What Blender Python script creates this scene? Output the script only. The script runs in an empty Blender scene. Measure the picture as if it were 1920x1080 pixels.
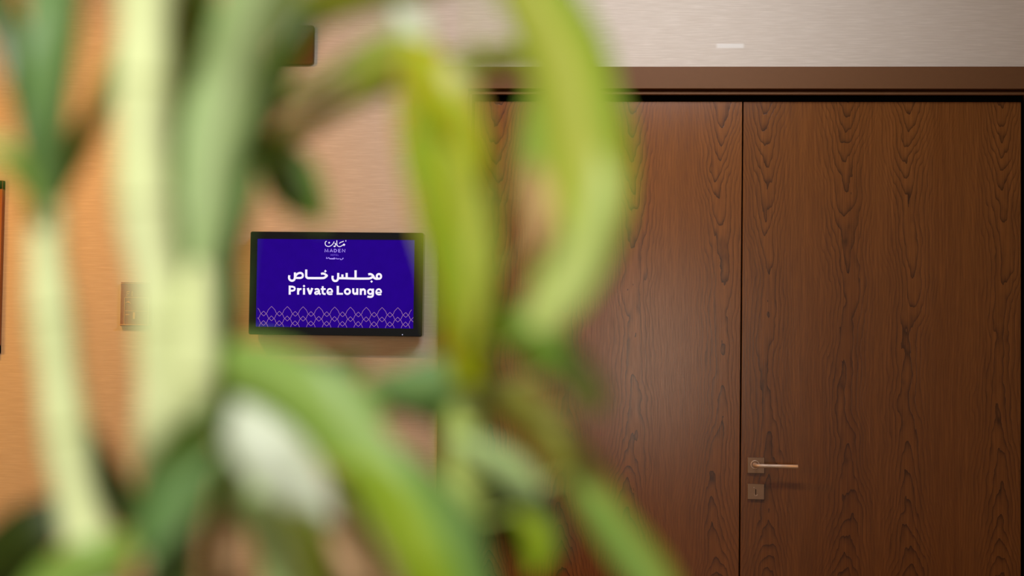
import bpy, math, random
import numpy as np
from mathutils import Vector, Matrix

C = bpy.context.scene.collection
sc = bpy.context.scene

# ------------------------------------------------------------------ camera
CAM = Vector((0.0, -4.44, 1.50))
YAW, PITCH, ROLL, FPX = map(math.radians, (4.06, 2.08, 0.76, 0))
FPX = 2667.0
F_ = Vector((-math.sin(YAW) * math.cos(PITCH), math.cos(YAW) * math.cos(PITCH), math.sin(PITCH)))
R0 = Vector((math.cos(YAW), math.sin(YAW), 0)); U0 = R0.cross(F_)
R_ = R0 * math.cos(ROLL) + U0 * math.sin(ROLL)
U_ = -R0 * math.sin(ROLL) + U0 * math.cos(ROLL)
cd = bpy.data.cameras.new('camera'); cam = bpy.data.objects.new('camera', cd); C.objects.link(cam)
cam.matrix_world = Matrix(((R_.x, U_.x, -F_.x, CAM.x), (R_.y, U_.y, -F_.y, CAM.y), (R_.z, U_.z, -F_.z, CAM.z), (0, 0, 0, 1)))
cd.sensor_width = 36; cd.lens = 36 * FPX / 1920
cd.clip_start = 0.05
cd.dof.use_dof = True; cd.dof.focus_distance = 4.42; cd.dof.aperture_fstop = 1.5
sc.camera = cam

# ------------------------------------------------------------------ light
w = bpy.data.worlds.new('world'); sc.world = w; w.use_nodes = True
bg = w.node_tree.nodes['Background']; bg.inputs[0].default_value = (0.86, 0.93, 1.0, 1); bg.inputs[1].default_value = 0.22
sc.view_settings.view_transform = 'Standard'; sc.view_settings.look = 'None'
sc.view_settings.exposure = 0.0; sc.view_settings.gamma = 1.0; sc.view_settings.use_curve_mapping = False


def area(name, loc, target, size, power, col, sy=None, spread=180):
    l = bpy.data.lights.new(name, 'AREA'); l.shape = 'RECTANGLE'; l.size = size; l.size_y = sy or size
    l.energy = power; l.color = col; l.spread = math.radians(spread)
    o = bpy.data.objects.new(name, l); C.objects.link(o); o.location = loc
    o.rotation_euler = (Vector(target) - Vector(loc)).to_track_quat('-Z', 'Y').to_euler()
    return o


def spot(name, loc, target, power, col, angle, blend=0.6, rad=0.03):
    l = bpy.data.lights.new(name, 'SPOT'); l.energy = power; l.color = col
    l.spot_size = math.radians(angle); l.spot_blend = blend; l.shadow_soft_size = rad
    o = bpy.data.objects.new(name, l); C.objects.link(o); o.location = loc
    o.rotation_euler = (Vector(target) - Vector(loc)).to_track_quat('-Z', 'Y').to_euler()
    return o


spot('warm_downlight', (-1.95, -1.15, 2.72), (-1.3, 0, 1.25), 75, (1.0, 0.46, 0.09), 110, 1.0, 0.02)
area('warm_lamp_glow', (-2.9, -1.5, 1.6), (-1.7, 0, 1.2), 0.6, 16, (1.0, 0.48, 0.08))
area('ceiling_light', (0.08, -1.2, 2.80), (0.08, 0, 2.35), 0.8, 16, (0.86, 0.92, 1.0), 0.3, 150)
area('window_daylight', (0.0, -8.5, 1.4), (0.0, 0, 1.3), 0.9, 42, (1.0, 0.89, 0.72), 1.3, 180)
spot('plant_fill_spot', (-0.35, -5.0, 2.80), (-0.28, -3.52, 1.42), 245, (1.0, 0.98, 0.93), 36, 0.7, 0.08)  # unseen spot added to brighten the plants, cone kept off the wall


# ------------------------------------------------------------------ helpers
def ray(px, py):
    return (F_ * FPX + R_ * (px - 960) - U_ * (py - 540))


def onwall(px, py, y=0.0):
    d = ray(px, py); t = (y - CAM.y) / d.y
    return CAM.x + d.x * t, CAM.z + d.z * t


def at(px, py, dist):
    d = ray(px, py); return CAM + d * (dist / FPX)


def lin(c):
    r = []
    for v in c:
        v /= 255.0
        r.append(v / 12.92 if v <= 0.04045 else ((v + 0.055) / 1.055) ** 2.4)
    return tuple(r) + (1.0,)


def mesh(name, verts, faces, mat, parent=None, uvs=None, smooth=False):
    m = bpy.data.meshes.new(name); m.from_pydata([tuple(v) for v in verts], [], faces)
    if uvs:
        ul = m.uv_layers.new(name='UVMap')
        for lp in m.loops: ul.data[lp.index].uv = uvs[lp.vertex_index]
    m.materials.append(mat)
    if smooth:
        for p in m.polygons: p.use_smooth = True
    m.update()
    o = bpy.data.objects.new(name, m); C.objects.link(o)
    if parent: o.parent = parent
    return o


def tag(o, label=None, cat=None, group=None, kind=None):
    if label: o['label'] = label
    if cat: o['category'] = cat
    if group: o['group'] = group
    if kind: o['kind'] = kind
    return o


def empty(name, loc=(0, 0, 0)):
    o = bpy.data.objects.new(name, None); C.objects.link(o); o.location = loc; o.empty_display_size = 0.05
    return o


def box_geo(x0, x1, y0, y1, z0, z1):
    v = [(x0, y0, z0), (x1, y0, z0), (x1, y1, z0), (x0, y1, z0), (x0, y0, z1), (x1, y0, z1), (x1, y1, z1), (x0, y1, z1)]
    f = [(0, 3, 2, 1), (4, 5, 6, 7), (0, 1, 5, 4), (1, 2, 6, 5), (2, 3, 7, 6), (3, 0, 4, 7)]
    return v, f


def boxes(name, specs, mat, parent=None, bevel=0.0, off=(0, 0, 0)):
    V, Fc = [], []
    for s in specs:
        v, f = box_geo(*s); n = len(V)
        V += [(a[0] - off[0], a[1] - off[1], a[2] - off[2]) for a in v]; Fc += [tuple(i + n for i in q) for q in f]
    o = mesh(name, V, Fc, mat, parent)
    if bevel:
        b = o.modifiers.new('bevel', 'BEVEL'); b.width = bevel; b.segments = 3; b.limit_method = 'ANGLE'
    return o


def rounded_plate(name, x0, x1, z0, z1, y0, y1, r, mat, parent=None, hole=None, off=(0, 0, 0), edge=0.0):
    """plate in the xz plane from y0 (front) to y1 (back) with rounded corners, optional rectangular hole"""
    n = 6; pts = []
    for cx, cz, a0 in ((x1 - r, z1 - r, 0), (x0 + r, z1 - r, 90), (x0 + r, z0 + r, 180), (x1 - r, z0 + r, 270)):
        for i in range(n + 1):
            a = math.radians(a0 + 90 * i / n); pts.append((cx + r * math.cos(a), cz + r * math.sin(a)))
    N = len(pts); V = []; Fc = []
    for y, ins in ((y1, 0), (y0 + edge, 0), (y0, edge)):
        for x, z in pts:
            cx, cz = (x0 + x1) / 2, (z0 + z1) / 2
            V.append((x + (-ins if x > cx else ins), y, z + (-ins if z > cz else ins)))
    for k in (0, 1):
        for i in range(N):
            j = (i + 1) % N; Fc.append((k * N + i, k * N + j, (k + 1) * N + j, (k + 1) * N + i))
    Fc.append(tuple(range(N)))
    if hole is None:
        Fc.append(tuple(2 * N + i for i in reversed(range(N))))
    else:
        hx0, hx1, hz0, hz1, hd = hole
        b = len(V)
        V += [(hx1, y0, hz1), (hx0, y0, hz1), (hx0, y0, hz0), (hx1, y0, hz0)]
        V += [(hx1 - .0, y0 + hd, hz1), (hx0, y0 + hd, hz1), (hx0, y0 + hd, hz0), (hx1, y0 + hd, hz0)]
        for k in range(4):
            for i in range(n):
                s = 2 * N + k * (n + 1) + i
                Fc.append((s, b + k, s + 1))
            s = 2 * N + k * (n + 1) + n; e = 2 * N + ((k + 1) % 4) * (n + 1)
            Fc.append((s, b + k, b + (k + 1) % 4, e))
            Fc.append((b + k, b + 4 + k, b + 4 + (k + 1) % 4, b + (k + 1) % 4))
    V = [(a - off[0], c - off[1], d - off[2]) for a, c, d in V]
    return mesh(name, V, Fc, mat, parent)


def spline(P, sub=6, closed=False):
    """Catmull-Rom through points of any dimension"""
    P = [np.array(p, float) for p in P]; n = len(P); out = []
    segs = n if closed else n - 1
    for i in range(segs):
        if closed: p0, p1, p2, p3 = P[(i - 1) % n], P[i], P[(i + 1) % n], P[(i + 2) % n]
        else: p0, p1, p2, p3 = P[max(i - 1, 0)], P[i], P[i + 1], P[min(i + 2, n - 1)]
        for k in range(sub):
            t = k / sub
            out.append(0.5 * ((2 * p1) + (-p0 + p2) * t + (2 * p0 - 5 * p1 + 4 * p2 - p3) * t * t + (-p0 + 3 * p1 - 3 * p2 + p3) * t ** 3))
    if not closed: out.append(P[-1])
    return out


def tube(path, radii, seg=14, name='stem', mat=None, parent=None, uv=True, cap=True, origin=(0, 0, 0)):
    V, Fc, UV = [], [], []
    n = len(path); path = [Vector(p) for p in path]
    ref = Vector((0.3, 1, 0.1)).normalized()
    L = 0
    for i, p in enumerate(path):
        t = (path[min(i + 1, n - 1)] - path[max(i - 1, 0)]).normalized()
        a = t.cross(ref).normalized(); b = a.cross(t).normalized()
        if i: L += (p - path[i - 1]).length
        for k in range(seg):
            an = 2 * math.pi * k / seg
            V.append(p + a * math.cos(an) * radii[i] + b * math.sin(an) * radii[i] - Vector(origin)); UV.append((k / seg, L))
    for i in range(n - 1):
        for k in range(seg):
            Fc.append((i * seg + k, i * seg + (k + 1) % seg, (i + 1) * seg + (k + 1) % seg, (i + 1) * seg + k))
    if cap:
        Fc.append(tuple(range(seg))); Fc.append(tuple((n - 1) * seg + k for k in reversed(range(seg))))
    return mesh(name, V, Fc, mat, parent, UV, True)


# ------------------------------------------------------------------ materials
class NT:
    def __init__(s, name):
        s.m = bpy.data.materials.new(name); s.m.use_nodes = True; s.t = s.m.node_tree
        s.b = s.t.nodes['Principled BSDF']; s.out = s.t.nodes['Material Output']

    def n(s, typ, **kw):
        x = s.t.nodes.new(typ)
        for k, v in kw.items():
            if k.startswith('i_'):
                key = k[2:]; key = int(key) if key.isdigit() else key
                s.set(x.inputs[key], v)
            else: setattr(x, k, v)
        return x

    def set(s, inp, v):
        if isinstance(v, bpy.types.NodeSocket): s.t.links.new(v, inp)
        else: inp.default_value = v

    def math(s, op, a, b=0.0, c=0.0, clamp=False):
        x = s.n('ShaderNodeMath', operation=op); x.use_clamp = clamp
        s.set(x.inputs[0], a); s.set(x.inputs[1], b)
        if op == 'MULTIPLY_ADD': s.set(x.inputs[2], c)
        return x.outputs[0]

    def coord(s, which='Object'):
        return s.n('ShaderNodeTexCoord').outputs[which]

    def noise(s, vec, scale, sc3=(1, 1, 1), detail=3, rough=0.5, off=(0, 0, 0)):
        mp = s.n('ShaderNodeMapping'); s.set(mp.inputs['Vector'], vec)
        mp.inputs['Scale'].default_value = sc3; mp.inputs['Location'].default_value = off
        x = s.n('ShaderNodeTexNoise'); s.set(x.inputs['Vector'], mp.outputs[0])
        x.inputs['Scale'].default_value = scale; x.inputs['Detail'].default_value = detail; x.inputs['Roughness'].default_value = rough
        return x.outputs['Fac']

    def mix(s, f, a, b, mode='MIX'):
        x = s.n('ShaderNodeMix', data_type='RGBA', blend_type=mode)
        s.set(x.inputs[0], f); s.set(x.inputs[6], a); s.set(x.inputs[7], b)
        return x.outputs[2]

    def ramp(s, f, stops):
        x = s.n('ShaderNodeValToRGB'); s.set(x.inputs[0], f); e = x.color_ramp.elements
        while len(e) < len(stops): e.new(0.5)
        for k, (p, c) in enumerate(stops): e[k].position = p; e[k].color = c if len(c) == 4 else tuple(c) + (1,)
        return x.outputs[0]

    def bump(s, h, strength, dist=0.001):
        x = s.n('ShaderNodeBump'); s.set(x.inputs['Height'], h); x.inputs['Strength'].default_value = strength; x.inputs['Distance'].default_value = dist
        s.t.links.new(x.outputs[0], s.b.inputs['Normal'])


def simple(name, col, rough=0.5, metal=0.0, spec=0.5, emit=None, es=1.0):
    k = NT(name)
    nz = k.noise(k.coord(), 60, detail=2)
    c2 = tuple(v * 0.88 for v in col[:3]) + (1,)
    k.set(k.b.inputs['Base Color'], k.mix(nz, c2, col))
    k.b.inputs['Roughness'].default_value = rough; k.b.inputs['Metallic'].default_value = metal
    k.b.inputs['Specular IOR Level'].default_value = spec
    if emit: k.b.inputs['Emission Color'].default_value = emit; k.b.inputs['Emission Strength'].default_value = es
    return k.m


def wallpaper():
    k = NT('wallpaper'); co = k.coord()
    fine = k.noise(co, 1.0, (9, 9, 420), 3, 0.6)
    mid = k.noise(co, 1.0, (5, 5, 90), 3, 0.6, (3, 1, 2))
    th = k.math('POWER', k.noise(co, 1.0, (14, 14, 260), 2, 0.5, (7, 0, 1)), 3.0)
    base = k.mix(fine, lin((194, 178, 162)), lin((214, 200, 187)))
    base = k.mix(k.math('MULTIPLY', mid, 0.5), base, lin((186, 166, 146)))
    base = k.mix(k.math('MULTIPLY', th, 1.2, clamp=True), base, lin((228, 214, 200)))
    # faint pale rectangle above the door
    sx = k.n('ShaderNodeSeparateXYZ'); k.set(sx.inputs[0], co)
    x1, z1 = onwall(1369, 86)
    dx = k.math('ABSOLUTE', k.math('SUBTRACT', sx.outputs[0], x1)); dz = k.math('ABSOLUTE', k.math('SUBTRACT', sx.outputs[2], z1))
    mx = k.math('MULTIPLY', k.math('SUBTRACT', 0.046, dx), 120, clamp=True); mz = k.math('MULTIPLY', k.math('SUBTRACT', 0.0085, dz), 300, clamp=True)
    base = k.mix(k.math('MULTIPLY', k.math('MULTIPLY', mx, mz), 0.5), base, lin((240, 236, 230)))
    k.set(k.b.inputs['Base Color'], base); k.b.inputs['Roughness'].default_value = 0.75
    k.b.inputs['Specular IOR Level'].default_value = 0.25
    k.bump(k.math('ADD', fine, th), 0.35, 0.0008)
    return k.m


def veneer(name, centres, z0s, seed=0.0, tint=1.0, horizontal=False):
    k = NT(name); co = k.coord()
    s = k.n('ShaderNodeSeparateXYZ'); k.set(s.inputs[0], co)
    X, Z = s.outputs[0], s.outputs[2]
    wob = k.math('MULTIPLY', k.math('SUBTRACT', k.noise(co, 1.0, (2.4, 2, 2.6), 2, 0.5, (seed, 0, 0)), 0.5), 0.095)
    Xw = k.math('ADD', X, wob)
    d = None; zz = None
    for c, z0 in zip(centres, z0s):
        a = k.math('ABSOLUTE', k.math('SUBTRACT', Xw, c))
        if d is None: d = a; zz = z0
        else:
            lt = k.math('LESS_THAN', a, d)
            d = k.math('MINIMUM', d, a)
            # z0 of the nearest centre
            zz = k.math('MULTIPLY_ADD', lt, k.math('SUBTRACT', z0, zz), zz)
    du = k.math('DIVIDE', k.math('MULTIPLY', k.math('MULTIPLY', d, d), 2100.0), k.math('MULTIPLY_ADD', d, 17.0, 1.0))
    dz = k.math('SUBTRACT', Z, zz)
    fz = k.math('MULTIPLY', k.math('MULTIPLY', dz, dz), 13.0)
    f = k.math('SUBTRACT', du, fz)
    n1 = k.math('MULTIPLY', k.noise(co, 1.0, (11, 11, 4.0), 3, 0.55, (seed * 3, 0, 0)), 4.4)
    n2 = k.math('MULTIPLY', k.noise(co, 1.0, (75, 75, 20), 2, 0.5, (seed, 5, 0)), 0.6)
    f = k.math('ADD', k.math('ADD', f, n1), n2)
    fr = k.math('FRACT', f)
    # sharp dark latewood line with soft flank
    line = k.math('POWER', fr, 3.6)
    drop = k.math('GREATER_THAN', fr, 0.97)
    line = k.math('MULTIPLY', line, k.math('SUBTRACT', 1.0, drop))
    fade = k.math('MULTIPLY_ADD', k.math('MULTIPLY', d, 11.0, clamp=True), -0.78, 1.0)
    line = k.math('MULTIPLY', line, fade, clamp=True)
    pores = k.noise(co, 1.0, (520, 520, 12), 3, 0.6)
    pores2 = k.noise(co, 1.0, (190, 190, 5), 2, 0.5, (seed, 2, 0))
    strip = k.noise(co, 1.0, (11, 11, 0.25), 1, 0.5, (seed * 7, 0, 0))
    A = lin(tuple(v * tint for v in (146, 88, 38))); B = lin(tuple(v * tint for v in (119, 66, 23)))
    base = k.mix(strip, A, B)
    base = k.mix(k.math('MULTIPLY', k.math('SUBTRACT', pores, 0.42, clamp=True), 1.6, clamp=True), base, lin((70, 36, 12)))
    base = k.mix(k.math('MULTIPLY', k.math('SUBTRACT', pores2, 0.48, clamp=True), 1.0, clamp=True), base, lin((166, 100, 46)))
    base = k.mix(k.math('MULTIPLY', line, 1.0, clamp=True), base, lin((46, 24, 10)))
    k.set(k.b.inputs['Base Color'], base)
    k.set(k.b.inputs['Roughness'], k.math('MULTIPLY_ADD', pores, 0.10, 0.17))
    k.b.inputs['Specular IOR Level'].default_value = 0.4
    k.bump(k.math('ADD', k.math('MULTIPLY', pores, 1.0), k.math('MULTIPLY', line, -0.5)), 0.16, 0.0005)
    return k.m


def leafmat(name, edge, mid, trans=0.35, rough=0.42, spots=None, spotamt=0.0, stripe=0.5):
    k = NT(name); uv = k.coord('UV')
    s = k.n('ShaderNodeSeparateXYZ'); k.set(s.inputs[0], uv)
    c = k.math('ABSOLUTE', k.math('SUBTRACT', s.outputs[0], 0.5))           # 0 at the midrib
    m = k.math('SUBTRACT', 1.0, k.math('MULTIPLY', c, 1.0 / stripe * 1.0), clamp=True)
    vein = k.noise(uv, 1.0, (22, 3, 1), 2, 0.5)
    mott = k.noise(uv, 1.0, (3, 12, 1), 2, 0.5)
    m = k.math('ADD', k.math('MULTIPLY', m, 0.9), k.math('MULTIPLY', k.math('SUBTRACT', vein, 0.5), 0.7), clamp=True)
    m = k.math('ADD', m, k.math('MULTIPLY', k.math('SUBTRACT', mott, 0.5), 0.5), clamp=True)
    col = k.mix(m, lin(edge), lin(mid))
    if spots:
        sp = k.math('MULTIPLY', k.math('SUBTRACT', k.math('ADD', k.noise(uv, 1.0, (2.2, 16, 1), 3, 0.6), k.math('MULTIPLY', c, 0.5)), 0.62, clamp=True), 6.0 * spotamt, clamp=True)
        col = k.mix(sp, col, lin(spots))
    k.set(k.b.inputs['Base Color'], col); k.b.inputs['Roughness'].default_value = rough
    k.b.inputs['Specular IOR Level'].default_value = 0.5
    tr = k.n('ShaderNodeBsdfTranslucent'); k.set(tr.inputs[0], k.mix(0.35, col, (0.55, 0.6, 0.05, 1)))
    mx = k.n('ShaderNodeMixShader'); mx.inputs[0].default_value = trans
    k.t.links.new(k.b.outputs[0], mx.inputs[1]); k.t.links.new(tr.outputs[0], mx.inputs[2]); k.t.links.new(mx.outputs[0], k.out.inputs[0])
    return k.m


def canemat(name, a, b, node_step=0.075):
    k = NT(name); uv = k.coord('UV')
    s = k.n('ShaderNodeSeparateXYZ'); k.set(s.inputs[0], uv)
    nz = k.noise(uv, 1.0, (4, 18, 1), 2, 0.5)
    ring = k.math('FRACT', k.math('DIVIDE', s.outputs[1], node_step))
    ring = k.math('GREATER_THAN', ring, 0.94)
    col = k.mix(nz, lin(a), lin(b)); col = k.mix(k.math('MULTIPLY', ring, 0.5), col, lin((120, 120, 60)))
    k.set(k.b.inputs['Base Color'], col); k.b.inputs['Roughness'].default_value = 0.4
    k.b.inputs['Subsurface Weight'].default_value = 0.0
    return k.m


M_wall = wallpaper()
M_floor = simple('floor_stone', lin((150, 135, 118)), 0.35)
M_ceil = simple('ceiling_paint', lin((225, 222, 215)), 0.9)
xs = lambda px: onwall(px, 560, 0.03)[0]
M_doorL = veneer('veneer_left_leaf', [xs(p) for p in (925, 1062, 1187, 1350)], [1.52, 1.45, 1.56, 1.52], 1.3)
M_doorR = veneer('veneer_right_leaf', [xs(p) for p in (1440, 1590, 1705, 1880)], [1.45, 1.52, 1.48, 1.50], 4.1, 0.94)  # right leaf toned down in colour to stand in for light falling off
M_case = simple('casing_wood', lin((112, 74, 44)), 0.6, 0, 0.2)
M_dark = simple('recess_shade', lin((20, 11, 7)), 0.8, 0, 0.1)  # near-black colour paints the shade inside narrow gaps
M_steel = simple('brushed_nickel', lin((222, 196, 176)), 0.5, 0.55)
M_plate = simple('bronze_plate', lin((146, 112, 88)), 0.42, 0.7)
M_black = simple('gloss_black_plastic', lin((16, 15, 14)), 0.12)
M_bronze = simple('copper_sign', lin((140, 66, 16)), 0.4, 0.2)
M_gold = simple('gold_relief', lin((235, 180, 110)), 0.3, 0.6)
M_switch = simple('brown_square_plate', lin((96, 50, 18)), 0.35)
M_frame = simple('orange_brown_frame', lin((150, 84, 34)), 0.4)
M_planter = simple('grey_planter', lin((120, 116, 110)), 0.6)
M_soil = simple('soil', lin((52, 38, 26)), 0.95)

SCREEN = lin((36, 0, 134))


def emission(name, col, st=1.0):
    k = NT(name)
    e = k.n('ShaderNodeEmission'); e.inputs[0].default_value = col; e.inputs[1].default_value = st
    k.t.links.new(e.outputs[0], k.out.inputs[0]); return k.m


def screen_mat():
    k = NT('screen_blue'); k.b.inputs['Base Color'].default_value = (0.004, 0.003, 0.008, 1); k.b.inputs['Roughness'].default_value = 0.35
    nz = k.noise(k.coord(), 30, detail=1)
    k.set(k.b.inputs['Emission Color'], k.mix(nz, lin((33, 0, 128)), lin((38, 0, 140)))); k.b.inputs['Emission Strength'].default_value = 0.97
    k.b.inputs['Specular IOR Level'].default_value = 0.0
    return k.m


M_screen = screen_mat()
M_white = emission('screen_white', lin((250, 242, 255)))
M_lilac = emission('screen_lilac', lin((186, 158, 255)))
M_dimlilac = emission('screen_dim_lilac', lin((118, 84, 214)))
M_pattern = emission('screen_pattern', lin((158, 112, 158)))
M_led = emission('led_white', lin((215, 215, 255)), 1.2)

# ------------------------------------------------------------------ room
XL, XR, YB, ZC = -3.6, 2.4, -9.0, 2.85
floor = boxes('floor', [(XL, XR, YB, 0.3, -0.1, 0)], M_floor); tag(floor, kind='structure')
ceil = boxes('ceiling', [(XL, XR, YB, 0.3, ZC, ZC + 0.1)], M_ceil); tag(ceil, kind='structure')
# opening of the double door
oxl = onwall(872, 600)[0]; oxr = onwall(1936, 600)[0]; oz = onwall(1400, 168)[1]
case_w = 0.078
wx = onwall(821, 800)[0]
ct = onwall(1600, 124.5, -0.02)[1]
cr = oxr + case_w
wall = boxes('wall_back', [(XL, wx + .01, 0, 0.15, 0, ZC), (wx + .01, cr - .01, 0, 0.15, ct - .01, ZC), (cr - .01, XR, 0, 0.15, 0, ZC)], M_wall)
tag(wall, kind='structure')
for nm, x0, x1 in (('wall_left', XL - 0.1, XL), ('wall_right', XR, XR + 0.1)):
    tag(boxes(nm, [(x0, x1, YB, 0.3, 0, ZC)], M_wall), kind='structure')

# casing with a fine groove and an inner lip
cy = -0.018
oz_l = oz - 0.0
lip = 0.013
trim = empty('trim_1', (oxl, 0, 0)); tag(trim, kind='structure')
off = (oxl, 0, 0)
boxes('head_casing', [(wx, cr, cy, 0.15, oz, ct)], M_case, trim, 0.0015, off)
boxes('side_casing', [(wx, oxl, cy, 0.15, 0, oz)], M_case, trim, 0.0015, off)
boxes('side_casing', [(oxr, cr, cy, 0.15, 0, oz)], M_case, trim, 0.0015, off)
boxes('inner_lip', [(oxl, oxr, 0.004, 0.02, oz - 0.0145, oz - 0.005), (oxl + 0.003, oxl + 0.011, 0.004, 0.02, 0, oz - 0.015), (oxr - 0.011, oxr - 0.003, 0.004, 0.02, 0, oz - .015)], M_case, trim, 0.001, off)
boxes('rebate_shade', [(oxl, oxr, 0.10, 0.14, 0, oz)], M_dark, trim, 0, off)  # dark sheet put in for the shade in the gaps around the leaves

# door leaves
dtop = onwall(1400, 190.5, 0.05)[1]
dy0, dy1 = 0.05, 0.095
mid = onwall(1390, 600, 0.05)[0]
dl0 = oxl + 0.016; dr1 = onwall(1914.5, 600, 0.05)[0]
door1 = boxes('door_1', [(dl0, mid - 0.0022, dy0, dy1, 0.006, dtop)], M_doorL, None, 0.0012); tag(door1, kind='structure')
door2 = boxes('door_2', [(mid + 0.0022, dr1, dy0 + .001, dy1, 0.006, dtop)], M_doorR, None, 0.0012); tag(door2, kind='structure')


# lever handle
def PX(px, py, y): return onwall(px, py, y)


yf = dy0 + .001
x0, z1 = PX(1401, 857, yf); x1, z0 = PX(1433, 887.5, yf)
hand = empty('door_handle', ((x0 + x1) / 2, yf, (z0 + z1) / 2)); hand.parent = door2
ho = hand.location
rounded_plate('rosette', x0, x1, z0, z1, yf - 0.008, yf, 0.001, M_plate, hand, None, ho, 0.001)
hx, hz = PX(1417, 872.5, yf - 0.03)
pth = [(hx, yf - 0.006, hz), (hx, yf - 0.03, hz), (hx + .004, yf - 0.042, hz), (hx + .014, yf - 0.048, hz)]
ex, ez = PX(1496, 873.5, yf - 0.048)
pth += [(hx + .04, yf - 0.048, hz), (ex, yf - 0.048, hz)]
tube(pth, [0.0062] * 6, 16, 'lever', M_steel, hand, origin=ho)
ring = [(hx + 0.0125 * math.cos(a), yf - 0.009, hz + 0.0125 * math.sin(a)) for a in np.linspace(0, 2 * math.pi, 25)]
tube(ring, [0.0016] * 25, 8, 'collar_ring', M_steel, hand, origin=ho, cap=False)
x0, z1 = PX(1401, 906.5, yf); x1, z0 = PX(1432.5, 936.5, yf)
lk = empty('lock_plate', ((x0 + x1) / 2, yf, (z0 + z1) / 2)); lk.parent = door2; lo = lk.location
rounded_plate('plate', x0, x1, z0, z1, yf - 0.008, yf, 0.001, M_plate, lk, None, lo, 0.001)
kx, kz = PX(1417, 927, yf - .008)
ring = [(kx + 0.0045 * math.cos(a), yf - 0.0085, kz + 0.0045 * math.sin(a)) for a in np.linspace(-math.pi * 1.1, .1 * math.pi, 14)]
tube(ring, [0.0009] * 14, 6, 'cylinder_ring', M_steel, lk, origin=lo)
boxes('keyhole', [(kx - .0012, kx + .0012, yf - .0086, yf - .007, kz, kz + .016)], M_dark, lk, 0, lo)
kx, kz = PX(1413.5, 914, yf - .008)
boxes('screw', [(kx - .001, kx + .001, yf - .0095, yf - .007, kz - .001, kz + .001)], M_steel, lk, 0, lo)

# ------------------------------------------------------------------ wall display
ys = -0.062
tl = PX(471, 434, ys); tr = PX(795.5, 436.5, ys); bl = PX(464.5, 627.5, ys); br = PX(790, 631, ys)
X0 = (tl[0] + bl[0]) / 2; X1 = (tr[0] + br[0]) / 2; Z1 = (tl[1] + tr[1]) / 2; Z0 = (bl[1] + br[1]) / 2
a = PX(482, 447.5, ys); b = PX(776.5, 450.5, ys); c = PX(480, 612.5, ys); d = PX(775.5, 616, ys)
S0 = (a[0] + c[0]) / 2; S1 = (b[0] + d[0]) / 2; SZ1 = (a[1] + b[1]) / 2; SZ0 = (c[1] + d[1]) / 2
tv = empty('wall_display', ((X0 + X1) / 2, 0, Z0)); to = tv.location
tag(tv, 'black framed wall display with blue private lounge sign left of the door', 'screen')
rounded_plate('housing', X0, X1, Z0, Z1, ys, -0.022, 0.006, M_black, tv, (S0, S1, SZ0, SZ1, 0.003), to, 0.0015)
boxes('wall_bracket', [(X0 + .15, X1 - .15, -0.022, 0, Z0 + .08, Z1 - .08)], M_black, tv, 0, to)
scr = boxes('display_panel', [(S0, S1, ys + 0.002, ys + 0.004, SZ0, SZ1)], M_screen, tv, 0, to)
tag(scr, 'lit blue screen with white bilingual lettering')
lx, lz = PX(754.5, 627.5, ys - .001)
boxes('indicator_light', [(lx - .0012, lx + .0012, ys - .001, ys + .001, lz - .0012, lz + .0012)], M_led, tv, 0, to)

YT = ys + 0.0012


class Ink:
    """flat artwork shown on the display: strokes of constant width laid in the panel plane"""
    def __init__(s, ox, oy, k): s.ox, s.oy, s.k = ox, oy, k; s.V = []; s.F = []; s.gain = 1.0

    def P(s, x, y):
        return PX(s.ox + x / s.k, s.oy + y / s.k, YT)

    def stroke(s, pts, w, smooth=True, closed=False, cap=False):
        if smooth: pts = [tuple(p) for p in spline(pts, 6, closed)]
        if closed: pts = pts + [pts[0], pts[1]]
        h = w * s.gain / s.k / 600.0 / 2
        q = [np.array(s.P(*p)) for p in pts]; n = len(q); b = len(s.V)
        for i in range(n):
            t = q[min(i + 1, n - 1)] - q[max(i - 1, 0)]; t /= (np.linalg.norm(t) + 1e-12); nn = np.array((-t[1], t[0]))
            for sg in (1, -1):
                v = q[i] + nn * h * sg; s.V.append((v[0], YT, v[1]))
        for i in range(n - 1): s.F.append((b + 2 * i, b + 2 * i + 1, b + 2 * i + 3, b + 2 * i + 2))
        if not smooth or cap:
            for i in (range(n) if cap else range(1, n - 1)): s.disc(q[i], h)

    def disc(s, c, r):
        b = len(s.V)
        for k in range(12):
            a = k * math.pi / 6; s.V.append((c[0] + r * math.cos(a), YT, c[1] + r * math.sin(a)))
        s.F.append(tuple(b + k for k in range(12)))

    def diamond(s, x, y, r, ry=None):
        b = len(s.V); ry = ry or r
        for dx, dy in ((r, 0), (0, ry), (-r, 0), (0, -ry)):
            v = s.P(x + dx, y + dy); s.V.append((v[0], YT, v[1]))
        s.F.append((b, b + 1, b + 2, b + 3))

    def ellipse(s, x, y, rx, ry, w):
        s.stroke([(x + rx * math.cos(t), y + ry * math.sin(t)) for t in np.linspace(0, 2 * math.pi, 25)[:-1]], w, False, True)

    def build(s, name, mat, label=None):
        V = [(v[0] - to.x, v[1] - to.y, v[2] - to.z) for v in s.V]
        return tag(mesh(name, V, s.F, mat, scr), label)


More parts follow.
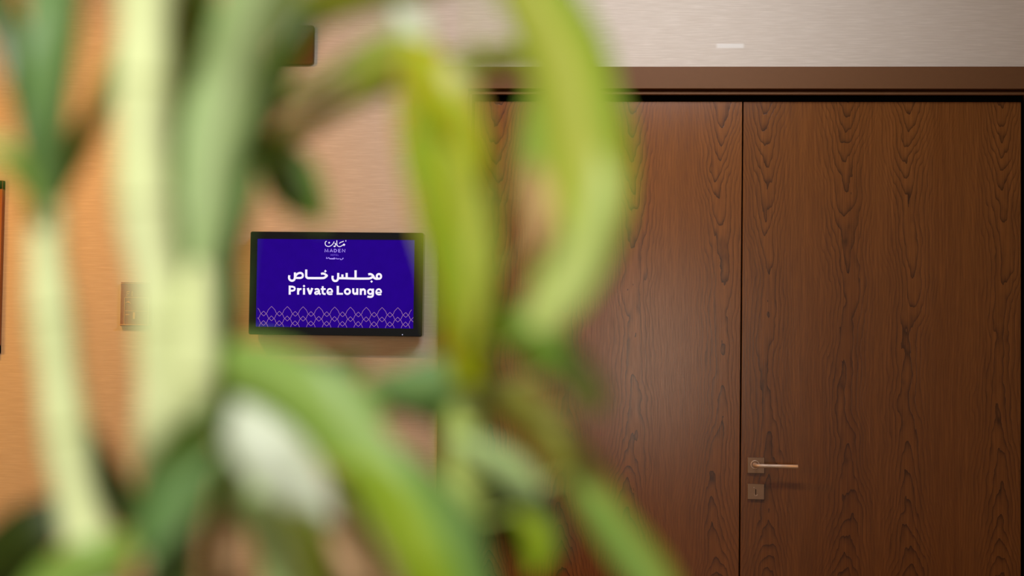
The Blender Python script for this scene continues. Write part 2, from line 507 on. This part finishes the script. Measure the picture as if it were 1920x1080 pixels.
# Arabic line
k = Ink(530, 500, 18)
k.stroke([(225, 292), (216, 375), (245, 445), (315, 475), (385, 445), (412, 370), (414, 290), (415, 195)], 74)
k.stroke([(415, 378), (520, 381), (610, 378), (668, 345), (680, 285), (650, 228), (585, 212), (510, 235), (450, 290), (420, 350)], 70)
k.stroke([(795, 97), (795, 310), (805, 350), (850, 384), (920, 386), (1330, 386), (1420, 366), (1485, 318)], 76)
k.stroke([(1294, 246), (1345, 232), (1400, 240), (1450, 268), (1488, 298), (1488, 312), (1440, 350)], 72)
k.diamond(1441, 152, 46)
o = 1710
k.stroke([(-22 + o, 308), (-28 + o, 395), (5 + o, 460), (60 + o, 484), (125 + o, 465), (158 + o, 400), (163 + o, 320), (165 + o, 212)], 74)
k.stroke([(165 + o, 388), (400 + o, 392), (740 + o, 402), (1150 + o, 402), (1240 + o, 392), (1310 + o, 360), (1352 + o, 322)], 74)
k.stroke([(306 + o, 262), (306 + o, 390)], 74); k.stroke([(450 + o, 212), (450 + o, 390)], 74); k.stroke([(750 + o, 122), (750 + o, 400)], 76)
k.stroke([(1180 + o, 262), (1240 + o, 250), (1300 + o, 270), (1352 + o, 322), (1376 + o, 376), (1430 + o, 405), (1500 + o, 410)], 74)
k.ellipse(1538 + o, 328, 74, 80, 70); k.stroke([(1420 + o, 405), (1540 + o, 408)], 70)
k.diamond(1290 + o, 502, 44)
# Latin line
k.gain = 0.93
k.stroke([(238, 638), (238, 944)], 76); k.stroke([(238, 674), (330, 674), (392, 695), (412, 742), (392, 790), (330, 812), (238, 812)], 70, False)
k.stroke([(520, 722), (520, 944)], 76); k.stroke([(530, 830), (560, 770), (600, 756), (636, 756)], 68)
k.stroke([(720, 722), (720, 944)], 76); k.diamond(720, 655, 46)
k.stroke([(845, 722), (922, 925)], 80, False); k.stroke([(1000, 722), (922, 925)], 80, False); k.stroke([(892, 920), (952, 920)], 50)
k.stroke([(1085, 775), (1140, 754), (1200, 765), (1228, 820), (1230, 890), (1280, 940)], 66)
k.stroke([(1228, 838), (1150, 842), (1096, 872), (1105, 915), (1160, 922), (1228, 885)], 60)
k.stroke([(1352, 660), (1350, 780), (1352, 870), (1378, 915), (1450, 922)], 70); k.stroke([(1285, 756), (1450, 756)], 62)
for ex_, ey_ in ((1590, 842), (1530 + o, 852)):
    k.stroke([(ex_ - 70, ey_ + 18), (ex_ + 95, ey_ + 18)], 46)
    k.stroke([(ex_ + 80, ey_ + 25), (ex_ + 76, ey_ - 35), (ex_ + 40, ey_ - 80), (ex_, ey_ - 90), (ex_ - 50, ey_ - 72), (ex_ - 84, ey_), (ex_ - 62, ey_ + 64), (ex_, ey_ + 88), (ex_ + 88, ey_ + 78)], 62)
k.stroke([(150 + o, 650), (150 + o, 948)], 84); k.stroke([(150 + o, 916), (325 + o, 916)], 66)
k.ellipse(475 + o, 840, 86, 82, 72)
k.stroke([(672 + o, 732), (672 + o, 850), (695 + o, 905), (745 + o, 915), (805 + o, 870)], 74); k.stroke([(808 + o, 732), (808 + o, 950)], 76)
k.stroke([(925 + o, 738), (925 + o, 952)], 76); k.stroke([(935 + o, 830), (965 + o, 782), (1020 + o, 766), (1062 + o, 800), (1068 + o, 860), (1068 + o, 952)], 72)
k.ellipse(1248 + o, 845, 76, 76, 68); k.stroke([(1338 + o, 742), (1338 + o, 930), (1315 + o, 1000), (1250 + o, 1022), (1150 + o, 1008)], 72)
k.build('lettering', M_white, 'white bold lettering in two languages')
# crest above
k = Ink(600, 440, 32)
k.stroke([(400, 395), (335, 425), (308, 520), (345, 640), (460, 705), (580, 695), (700, 630), (790, 530), (850, 410)], 44)
k.diamond(548, 482, 60)
k.stroke([(895, 510), (940, 580), (930, 650)], 62); k.diamond(872, 700, 85, 52)
k.stroke([(1010, 345), (1012, 560), (1050, 665), (1150, 718), (1270, 690), (1400, 600)], 46)
k.diamond(1440, 602, 82); k.stroke([(1160, 535), (1220, 470), (1330, 430), (1420, 392)], 42)
k.stroke([(1555, 335), (1548, 415)], 40)
k.build('crest', M_white, 'white calligraphic crest')
k = Ink(600, 466, 32)
W = 38
k.stroke([(296, 215), (308, 40), (398, 185), (466, 40), (492, 215)], W, False)
k.stroke([(590, 215), (680, 35), (760, 215)], W, False); k.stroke([(625, 150), (730, 150)], 30)
k.stroke([(850, 35), (850, 215)], W); k.stroke([(850, 38), (930, 45), (1010, 118), (960, 200), (850, 215)], W, False)
k.stroke([(1115, 30), (1115, 222)], W)
for yy, xx in ((42, 1235), (125, 1215), (215, 1240)): k.stroke([(1115, yy), (xx, yy)], 32)
k.stroke([(1332, 222), (1338, 40), (1492, 210), (1502, 40)], W, False)
k.stroke([(375, 610), (398, 530), (420, 610)], 40, False); k.stroke([(460, 605), (530, 545), (590, 598), (800, 595), (850, 560), (910, 600), (850, 628), (560, 622)], 36)
k.stroke([(990, 560), (985, 620), (1130, 625), (1140, 590)], 38, False); k.stroke([(1190, 600), (1230, 640), (1215, 680)], 38); k.stroke([(1280, 690), (1330, 630), (1390, 600), (1370, 560)], 38)
k.build('hotel_name', M_lilac, 'pale lilac capitals and script')
k = Ink(600, 466, 32)
W = 20
k.stroke([(650, 335), (650, 435)], W); k.stroke([(705, 335), (705, 435)], W); k.stroke([(650, 385), (705, 385)], W)
k.ellipse(785, 385, 38, 46, W)
k.stroke([(850, 340), (920, 340)], W); k.stroke([(885, 340), (885, 435)], W)
k.stroke([(965, 335), (965, 435)], W)
for yy in (340, 385, 432): k.stroke([(965, yy), (1015, yy)], W)
k.stroke([(1065, 335), (1065, 435)], W); k.stroke([(1065, 432), (1120, 432)], W)
k.build('small_caption', M_dimlilac, 'tiny dim capitals')
# lattice border
k = Ink(0, 0, 1)
half = 14.78


def scallop(cx, top, k, clipL, clipR, clipB):
    for sg in (1, -1):
        P_ = [(0, 0), (.24, .20), (.42, .36), (.50, .50), (.56, .64), (.68, .76), (1.0, 1.0)]
        P_ = [(cx + sg * u * half, top + v * 18.2 + 0.0102 * sg * u * half) for u, v in P_]
        P_ = [p for p in P_ if clipL < p[0] < clipR and p[1] < clipB(p[0])]
        if len(P_) > 1: k.stroke(P_, 0.85, False)


for row in range(5):
    for i in range(-1, 12):
        cx = 509.2 + 29.6 * i - (half if row % 2 else 0) - row * 0.15
        top = 574.4 + 8.9 * row + (cx - 509.2) * 0.0102
        scallop(cx, top, k, 481, 775.5, lambda x: 612.6 + (x - 480) * 0.0115)
k.build('lattice_border', M_pattern, 'thin gold lattice border')

# ------------------------------------------------------------------ small wall things
yp = -0.014
x0, z1 = PX(515, 47, yp); x1, _ = PX(589, 47, yp); _, z0 = PX(560, 121.5, yp)
sw = empty('wall_plate', ((x0 + x1) / 2, 0, z0)); so = sw.location
tag(sw, 'brown square plate with rounded corners high on the wall, above the display', 'wall plate')
rounded_plate('faceplate', x0, x1, z0, z1, yp, 0, 0.010, M_switch, sw, None, so, 0.003)
lx, lz = PX(548, 95, yp)
tube([(lx, yp + .001, lz), (lx, yp - .001, lz)], [.0018] * 2, 10, 'indicator_dot', simple('dot_pale', lin((170, 160, 90)), 0.4), sw, origin=so)

yp = -0.012
x0, z1 = PX(227, 529, yp); _, z0 = PX(225, 611, yp); x1 = x0 + 0.10
sg = empty('wall_sign', ((x0 + x1) / 2, 0, z0)); go = sg.location
tag(sg, 'small copper coloured plaque with two pictogram boxes, left of the display', 'sign')
rounded_plate('backplate', x0, x1, z0, z1, yp, 0, 0.001, M_bronze, sg, None, go, 0.001)
gx = lambda p: PX(p, 570, yp)[0]
gz = lambda p: PX(232, p, yp)[1]
t_ = 0.0013
L_ = [(x0, x1, yp - .003, yp, gz(531) - t_, gz(531)), (x0 - .001, x1, yp - .006, yp, gz(609.5), gz(608))]
xa, xb = gx(233.5), x1 - .008
for zz_ in (557.5, 582.5): L_.append((xa, xb, yp - .002, yp, gz(zz_) - t_, gz(zz_)))
L_ += [(xa, xa + t_, yp - .002, yp, gz(608.5), gz(557.5)), (xb - t_, xb, yp - .002, yp, gz(608.5), gz(557.5))]
boxes('relief_frame', L_, M_gold, sg, 0, go)
fx = gx(237.3); u = 1 / 600
FI = [(fx, fx + .0013, yp - .0012, yp, gz(555), gz(546)), (fx, fx + 5.5 * u, yp - .0012, yp, gz(547.4), gz(546)), (fx, fx + 4.5 * u, yp - .0012, yp, gz(551.2), gz(550)),
      (fx + 10 * u, fx + 11.2 * u, yp - .0012, yp, gz(555), gz(546))]
boxes('raised_letters', FI, M_gold, sg, 0, go)
pz = gz(570)
arc = [(xa + .012 + .009 * math.cos(a), yp - .001, pz + .006 * math.sin(a)) for a in np.linspace(0.2, 2.9, 9)]
pict = empty('pictogram', (0, 0, 0)); pict.parent = sg
tube(arc, [.0011] * 9, 6, 'curved_line', M_gold, pict, origin=go)
boxes('bar_shape', [(gx(236), gx(243), yp - .0012, yp, gz(590.5), gz(589)), (gx(250), gx(254), yp - .0012, yp, gz(598), gz(585))], M_gold, pict, 0, go)

yp = -0.02
x1, z1 = PX(5.5, 338, yp); _, z0 = PX(2, 664, yp); x0 = x1 - 0.42
fr = empty('wall_panel', ((x0 + x1) / 2, 0, z0)); fo = fr.location
tag(fr, 'orange brown framed wall panel cut off by the left picture edge', 'panel')
w_ = 0.03
boxes('frame', [(x0, x0 + w_, yp, 0, z0, z1), (x1 - w_, x1, yp, 0, z0, z1), (x0, x1, yp, 0, z1 - w_, z1), (x0, x1, yp, 0, z0, z0 + w_)], M_frame, fr, 0.002, fo)
boxes('inset_board', [(x0 + w_, x1 - w_, -0.01, 0, z0 + w_, z1 - w_)], M_bronze, fr, 0, fo)

# ------------------------------------------------------------------ plants
ML = {
    'pale': leafmat('leaf_pale_yellow', (196, 212, 118), (224, 230, 160), 0.3, stripe=0.6),
    'mint': leafmat('leaf_mint', (128, 165, 82), (196, 218, 158), 0.3, stripe=0.7),
    'mid': leafmat('leaf_mid_green', (118, 156, 56), (150, 180, 88), 0.35),
    'blue': leafmat('leaf_blue_green', (74, 122, 56), (126, 160, 98), 0.3),
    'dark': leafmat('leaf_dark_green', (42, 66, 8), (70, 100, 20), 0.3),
    'olive': leafmat('leaf_olive', (128, 130, 30), (160, 160, 70), 0.45),
    'vivid': leafmat('leaf_vivid_green', (128, 165, 22), (176, 190, 40), 0.45, stripe=0.35),
    'lime': leafmat('leaf_lime', (160, 182, 50), (200, 206, 90), 0.45, stripe=0.5),
    'green': leafmat('leaf_green', (78, 124, 14), (108, 150, 44), 0.4),
    'fade': leafmat('leaf_pale_green', (158, 184, 84), (192, 202, 118), 0.35),
    'yellow': leafmat('leaf_yellowing', (140, 176, 20), (206, 206, 28), 0.5, spots=(226, 140, 34), spotamt=0.6, stripe=0.4),
    'pale_gloss': leafmat('leaf_pale_gloss', (166, 178, 142), (196, 203, 184), 0.15, stripe=0.8),  # whitish colour paints a gloss highlight on the arching leaf
    'tan': leafmat('leaf_dry_tan', (190, 150, 96), (214, 178, 130), 0.3),
    'deep': leafmat('leaf_deep_green', (26, 40, 6), (44, 60, 10), 0.2),  # darkest green of the blades
}
MC = {
    'pale': canemat('cane_pale', (190, 202, 132), (214, 220, 172)),
    'green': canemat('cane_green', (140, 160, 70), (180, 192, 110)),
    'brown': canemat('cane_brown', (176, 128, 92), (206, 170, 132)),
}


def finish(pts, ext, ends=(0, -1)):
    """carry a blade or cane that leaves the view on to a natural tapered tip"""
    for e in ends:
        a, b = (pts[0], pts[1]) if e == 0 else (pts[-1], pts[-2])
        if (a[1] < 0 or a[1] > 1080 or a[0] < 0) and a[3] > 12:
            dx, dy = a[0] - b[0], a[1] - b[1]; L = math.hypot(dx, dy) + 1e-6
            new = [(a[0] + dx / L * ext * f, a[1] + dy / L * ext * f + 30 * f * f, a[2], a[3] * g) for f, g in ((0.5, 0.62), (1.0, 0.04))]
            pts = new[::-1] + pts if e == 0 else pts + new
    return pts


def leaf(plant, mat, pts, tilt=15.0, fold=0.16, name='leaf', base=None):
    """pts: (pixel x, pixel y, distance from the camera in m, width in pixels)"""
    o = plant.location
    pts = finish(list(pts), 190)
    P = spline(pts, 6); n = len(P); nc = 6
    cen = [at(p[0], p[1], p[2]) for p in P]
    V, Fc, UV = [], [], []; L = 0
    for i in range(n):
        t = (cen[min(i + 1, n - 1)] - cen[max(i - 1, 0)]).normalized()
        view = (cen[i] - CAM).normalized()
        side = t.cross(view).normalized()
        side = (Matrix.Rotation(math.radians(tilt), 4, t) @ side)
        nrm = side.cross(t).normalized()
        if i: L += (cen[i] - cen[i - 1]).length
        hw = max(P[i][3], 1.5) / FPX * P[i][2] / 2 / math.cos(math.radians(tilt))
        for j in range(nc + 1):
            u = j / nc * 2 - 1
            q = cen[i] + side * (u * hw) + nrm * (hw * fold * 2 * (abs(u) ** 1.3 - 0.5)) + nrm * 0.001 * math.sin(L * 90 + j * 1.7)
            V.append(q - o); UV.append((j / nc, L * 4))
    for i in range(n - 1):
        for j in range(nc):
            a = i * (nc + 1) + j; Fc.append((a, a + 1, a + nc + 2, a + nc + 1))
    lf = mesh(name, V, Fc, ML[mat], plant, UV, True)
    LEAVES.append((plant, lf, cen[0], cen[-1]))
    return lf


SOIL = 0.80
LEAVES, CANES = [], []


def cane(plant, mat, pts, rooted=True, name='cane'):
    o = plant.location
    pts = finish(list(pts), 260, (0,))
    P = spline(pts, 6); path = [at(p[0], p[1], p[2]) for p in P]; rad = [p[3] / FPX * p[2] / 2 for p in P]
    if rooted:
        e = path[-1]; d = (path[-1] - path[-2]).normalized()
        zz_ = np.linspace(0, 1, 6)[1:]
        for s in zz_:
            z = e.z + (SOIL - 0.03 - e.z) * s
            x = e.x + 0.02 * math.sin(s * 2) * (1 if d.x > 0 else -1)
            path.append(Vector((x, e.y, z))); rad.append(rad[len(P) - 1])
    # slightly swollen joints
    L = 0; R2 = []
    for i, r in enumerate(rad):
        if i: L += (path[i] - path[i - 1]).length
        R2.append(r * (1 + 0.05 * math.cos(L / 0.075 * 2 * math.pi)))
    CANES.append((plant, path, R2))
    return tube(path, R2, 18, name, MC[mat], plant, origin=o)


def plant(label, px, dist):
    p = at(px, 1080, dist)
    r = empty('cane_plant', (p.x, p.y, SOIL))
    tag(r, label, 'plant'); return r


# --- left plant
pA = plant('tall thin pale cane plant at the far left edge with narrow fanning leaves', 190, 0.92)
cane(pA, 'pale', [(88, 380, .92, 62), (88, 480, .92, 70), (97, 590, .92, 80), (112, 720, .92, 82), (130, 860, .92, 84), (150, 960, .92, 84), (185, 1085, .92, 92)])
leaf(pA, 'blue', [(88, 430, .915, 60), (86, 330, .91, 78), (90, 220, .9, 84), (98, 100, .9, 92), (108, -40, .91, 96)], 20)
leaf(pA, 'dark', [(82, 400, .93, 30), (66, 280, .93, 46), (44, 150, .94, 60), (10, 40, .95, 66), (-40, -40, .96, 60)], 25)
leaf(pA, 'olive', [(96, 400, .93, 26), (128, 320, .94, 44), (168, 240, .95, 44), (205, 160, .96, 40), (240, 60, .98, 24)], 30)
leaf(pA, 'mid', [(80, 400, .90, 26), (52, 340, .89, 40), (15, 295, .88, 44), (-40, 260, .88, 36)], 25)
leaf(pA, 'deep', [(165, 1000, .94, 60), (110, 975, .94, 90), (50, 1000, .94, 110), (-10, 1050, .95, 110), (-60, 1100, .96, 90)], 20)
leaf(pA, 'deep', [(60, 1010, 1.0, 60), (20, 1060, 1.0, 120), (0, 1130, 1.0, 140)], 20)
leaf(pA, 'mid', [(120, 1100, .90, 120), (190, 1050, .90, 90), (240, 1020, .91, 50), (262, 990, .92, 20)], 10)

# --- centre plant
pB = plant('broad pale yellow cane plant covering the left of the view, beside the display', 330, 0.90)
cane(pB, 'pale', [(276, -60, .88, 104), (271, 120, .88, 104), (268, 300, .88, 104), (278, 440, .88, 100), (298, 560, .88, 92), (304, 700, .88, 92), (296, 800, .88, 76), (286, 900, .90, 60), (300, 1085, .92, 64)])
cane(pB, 'pale', [(374, 490, .885, 40), (374, 560, .885, 66), (372, 660, .885, 76), (362, 740, .885, 72), (340, 840, .895, 60), (325, 1085, .90, 56)], True)
leaf(pB, 'olive', [(372, 560, .96, 50), (350, 420, .96, 80), (340, 300, .96, 80), (345, 180, .97, 50), (350, 60, .98, 40), (352, -40, .98, 30)], 15)
leaf(pB, 'mid', [(385, 600, .93, 60), (372, 480, .93, 110), (362, 380, .93, 100), (352, 260, .93, 70), (338, 140, .94, 44), (335, -20, .95, 30)], 15)
leaf(pB, 'mint', [(378, 560, .90, 30), (384, 420, .90, 90), (395, 300, .90, 118), (428, 170, .90, 124), (462, 60, .89, 126), (510, -60, .88, 130)], 15)
leaf(pB, 'dark', [(400, 520, .95, 30), (430, 390, .95, 70), (465, 280, .95, 64), (505, 180, .95, 60), (545, 100, .96, 50), (590, 20, .97, 40)], 20)
leaf(pB, 'blue', [(385, 700, .92, 60), (402, 580, .92, 84), (416, 450, .92, 92), (446, 350, .92, 80), (470, 270, .93, 36)], 18)
leaf(pB, 'dark', [(365, 330, .99, 20), (372, 220, .99, 50), (383, 140, .99, 64), (385, 60, .99, 60), (380, -20, .99, 40)], 15)
leaf(pB, 'mid', [(400, 720, .97, 90), (412, 620, .97, 90), (422, 520, .97, 64), (432, 440, .98, 30)], 15)
# thin overlapping blades above the display
leaf(pB, 'olive', [(470, 300, 1.02, 26), (540, 258, 1.02, 40), (610, 215, 1.02, 40), (680, 180, 1.0, 44), (740, 150, 1.0, 40)], 50)
leaf(pB, 'lime', [(640, 200, .99, 20), (690, 160, .99, 60), (740, 120, .99, 70), (790, 90, .99, 40)], 30)
leaf(pB, 'green', [(498, 262, .98, 24), (520, 300, .98, 90), (550, 348, .98, 104), (588, 392, .98, 60), (606, 420, .98, 10)], 20)
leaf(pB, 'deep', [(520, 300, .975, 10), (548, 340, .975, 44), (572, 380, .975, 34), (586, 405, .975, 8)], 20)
leaf(pB, 'fade', [(470, 235, 1.0, 14), (540, 190, 1.0, 34), (620, 150, 1.0, 40), (700, 95, 1.0, 40), (760, 60, 1.0, 14)], 35)
leaf(pB, 'lime', [(490, 80, .98, 30), (550, 35, .98, 66), (640, 5, .98, 70), (730, -10, .98, 60), (800, -25, .98, 40)], 45)
# lower arching leaves
leaf(pB, 'mid', [(350, 760, .91, 60), (420, 705, .90, 110), (520, 715, .89, 130), (615, 780, .88, 130), (695, 880, .87, 122), (765, 985, .86, 124), (820, 1100, .86, 124)], 15)
leaf(pB, 'vivid', [(600, 860, .865, 10), (680, 880, .86, 50), (745, 960, .855, 84), (785, 1040, .85, 84), (810, 1100, .85, 80)], 15)
leaf(pB, 'pale_gloss', [(390, 780, .88, 40), (440, 795, .87, 96), (505, 850, .86, 120), (560, 905, .86, 100), (605, 950, .86, 40), (625, 975, .86, 10)], 5)  # pale blade stands in for a glossy highlight
leaf(pB, 'mint', [(410, 860, .95, 60), (470, 900, .95, 120), (530, 980, .95, 130), (560, 1090, .95, 130)], 10)
leaf(pB, 'lime', [(520, 930, .93, 10), (555, 970, .93, 60), (575, 1010, .93, 60), (590, 1090, .93, 50)], 10)
leaf(pB, 'dark', [(262, 1030, .86, 40), (296, 930, .86, 84), (345, 850, .86, 90), (392, 790, .86, 60), (430, 750, .87, 20)], 15)
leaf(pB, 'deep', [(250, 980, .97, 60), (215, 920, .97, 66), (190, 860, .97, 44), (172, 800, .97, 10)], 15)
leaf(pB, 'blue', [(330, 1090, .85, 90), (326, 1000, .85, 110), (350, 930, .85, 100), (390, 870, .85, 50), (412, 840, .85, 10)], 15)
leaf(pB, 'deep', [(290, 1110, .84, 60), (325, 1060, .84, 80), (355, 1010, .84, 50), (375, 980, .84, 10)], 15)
leaf(pB, 'dark', [(420, 700, .99, 20), (500, 680, .99, 44), (590, 694, .99, 54), (650, 688, 1.0, 44), (690, 672, 1.0, 16)], 20)
leaf(pB, 'mid', [(400, 640, .96, 40), (460, 690, .96, 96), (560, 725, .96, 104), (640, 750, .96, 96), (705, 800, .96, 60)], 20)
cane(pB, 'brown', [(430, 900, .97, 40), (425, 980, .97, 66), (425, 1090, .97, 76)])
cane(pB, 'brown', [(635, 900, .98, 50), (645, 1000, .98, 100), (665, 1090, .98, 110)])

# --- right plant
pC = plant('yellowing plant right of the display with long leaves arching across the left door leaf', 860, 0.95)
cane(pC, 'green', [(858, 560, 1.0, 70), (868, 680, 1.0, 84), (870, 800, 1.0, 80), (868, 930, 1.0, 80), (868, 1090, 1.0, 80)])
leaf(pC, 'yellow', [(886, 720, .96, 70), (882, 620, .95, 120), (874, 500, .94, 136), (850, 380, .94, 156), (828, 260, .94, 160), (806, 160, .94, 130), (782, 80, .94, 60)], 12)
leaf(pC, 'lime', [(890, 640, .93, 10), (896, 540, .93, 50), (894, 420, .93, 70), (880, 300, .925, 76), (856, 210, .925, 60), (838, 150, .925, 20)], 14)
leaf(pC, 'yellow', [(750, 70, .95, 20), (790, 120, .93, 80), (840, 190, .92, 110), (880, 270, .92, 70), (900, 340, .92, 12)], 14)
leaf(pC, 'vivid', [(850, 620, .93, 10), (834, 500, .93, 50), (810, 380, .925, 54), (792, 280, .925, 50), (782, 200, .925, 20)], 14)
leaf(pC, 'lime', [(960, -60, .88, 100), (1010, 20, .88, 130), (1058, 120, .88, 150), (1086, 230, .88, 166), (1096, 340, .88, 160), (1086, 440, .88, 146), (1056, 530, .88, 116), (1015, 610, .89, 60)], 12)
leaf(pC, 'vivid', [(1010, -60, .875, 50), (1062, 20, .875, 70), (1108, 120, .875, 76), (1128, 220, .875, 60), (1140, 300, .875, 20)], 12)
leaf(pC, 'fade', [(1120, 280, .875, 20), (1122, 380, .87, 70), (1092, 470, .87, 90), (1046, 550, .87, 100), (1002, 620, .87, 56)], 14)
leaf(pC, 'mid', [(1018, 120, .93, 40), (1012, 220, .93, 70), (1014, 300, .93, 70), (1020, 380, .93, 40), (1020, 440, .93, 16)], 14)
leaf(pC, 'tan', [(1005, 310, .865, 20), (1012, 370, .865, 50), (1018, 430, .865, 40), (1010, 480, .865, 8)], 14)
leaf(pC, 'lime', [(830, 130, 1.0, 44), (900, 118, 1.0, 56), (970, 112, 1.0, 50), (1020, 95, 1.0, 30)], 45)
leaf(pC, 'pale_gloss', [(735, 15, .95, 30), (768, 55, .95, 76), (785, 105, .95, 44)], 14)
leaf(pC, 'green', [(880, 575, .96, 36), (950, 605, .96, 76), (1010, 645, .96, 86), (1065, 690, .96, 76), (1110, 740, .96, 50), (1125, 775, .96, 10)], 20)
leaf(pC, 'fade', [(1045, 690, .94, 20), (1090, 730, .94, 60), (1120, 775, .94, 14)], 20)
leaf(pC, 'olive', [(860, 760, .99, 40), (930, 745, .99, 70), (1010, 790, .99, 80), (1080, 880, .98, 80), (1140, 980, .98, 84), (1220, 1090, .98, 90)], 18)
leaf(pC, 'mid', [(1070, 890, .975, 10), (1120, 960, .975, 60), (1170, 1030, .975, 70), (1210, 1090, .975, 70)], 18)
leaf(pC, 'mint', [(850, 820, .96, 30), (910, 850, .96, 54), (970, 885, .96, 50), (1015, 925, .96, 16)], 20)
leaf(pC, 'deep', [(870, 900, 1.02, 70), (920, 920, 1.02, 120), (985, 980, 1.02, 130), (1020, 1060, 1.02, 90)], 18)
leaf(pC, 'vivid', [(960, 960, .98, 16), (1000, 990, .98, 60), (1010, 1040, .98, 50), (1000, 1080, .98, 14)], 18)
leaf(pC, 'blue', [(690, 720, .98, 30), (760, 730, .98, 80), (830, 720, .98, 100), (880, 700, .98, 60)], 18)
leaf(pC, 'dark', [(690, 770, 1.0, 16), (780, 765, 1.0, 36), (850, 790, 1.0, 50), (880, 830, 1.0, 30)], 18)
leaf(pC, 'blue', [(880, 1100, .92, 110), (850, 1010, .92, 110), (800, 930, .92, 90), (750, 860, .92, 44), (700, 830, .92, 14)], 18)

# thin leaf stalks joining every blade to its plant's nearest cane
for pt, lf, e0, e1 in LEAVES:
    best = None
    for pc, path, rd in CANES:
        if pc != pt: continue
        for q, rr in zip(path, rd):
            for e, wt in ((e0, 1.0), (e1, 2.0)):
                dd = (q - e).length * wt
                if best is None or dd < best[0]: best = (dd, q, e, rr)
    _, q, e, rr = best; dd = (q - e).length
    if dd > rr + 0.004:
        m_ = (q + e) / 2 + Vector((0, 0, -0.12 * dd))
        P3 = [Vector(tuple(v)) for v in spline([tuple(q), tuple(m_), tuple(e)], 5)]
        tube(P3, [0.0016] * len(P3), 8, 'leaf_stalk', MC['green'], lf, origin=pt.location)

# planter trough the three plants stand in
pl = empty('planter', (-0.25, -3.52, 0)); tag(pl, 'long grey planter trough standing on the floor beneath the three plants', 'planter')
px0, px1 = -0.60, 0.16
wd = 0.13
boxes('trough', [(px0 + .25, px1 + .25, -wd, -wd + .02, 0, SOIL + .03), (px0 + .25, px1 + .25, wd - .02, wd, 0, SOIL + .03),
                 (px0 + .25, px0 + .27, -wd, wd, 0, SOIL + .03), (px1 + .23, px1 + .25, -wd, wd, 0, SOIL + .03)], M_planter, pl, 0.004)
boxes('soil_bed', [(px0 + .27, px1 + .23, -wd + .02, wd - .02, 0.02, SOIL)], M_soil, pl)
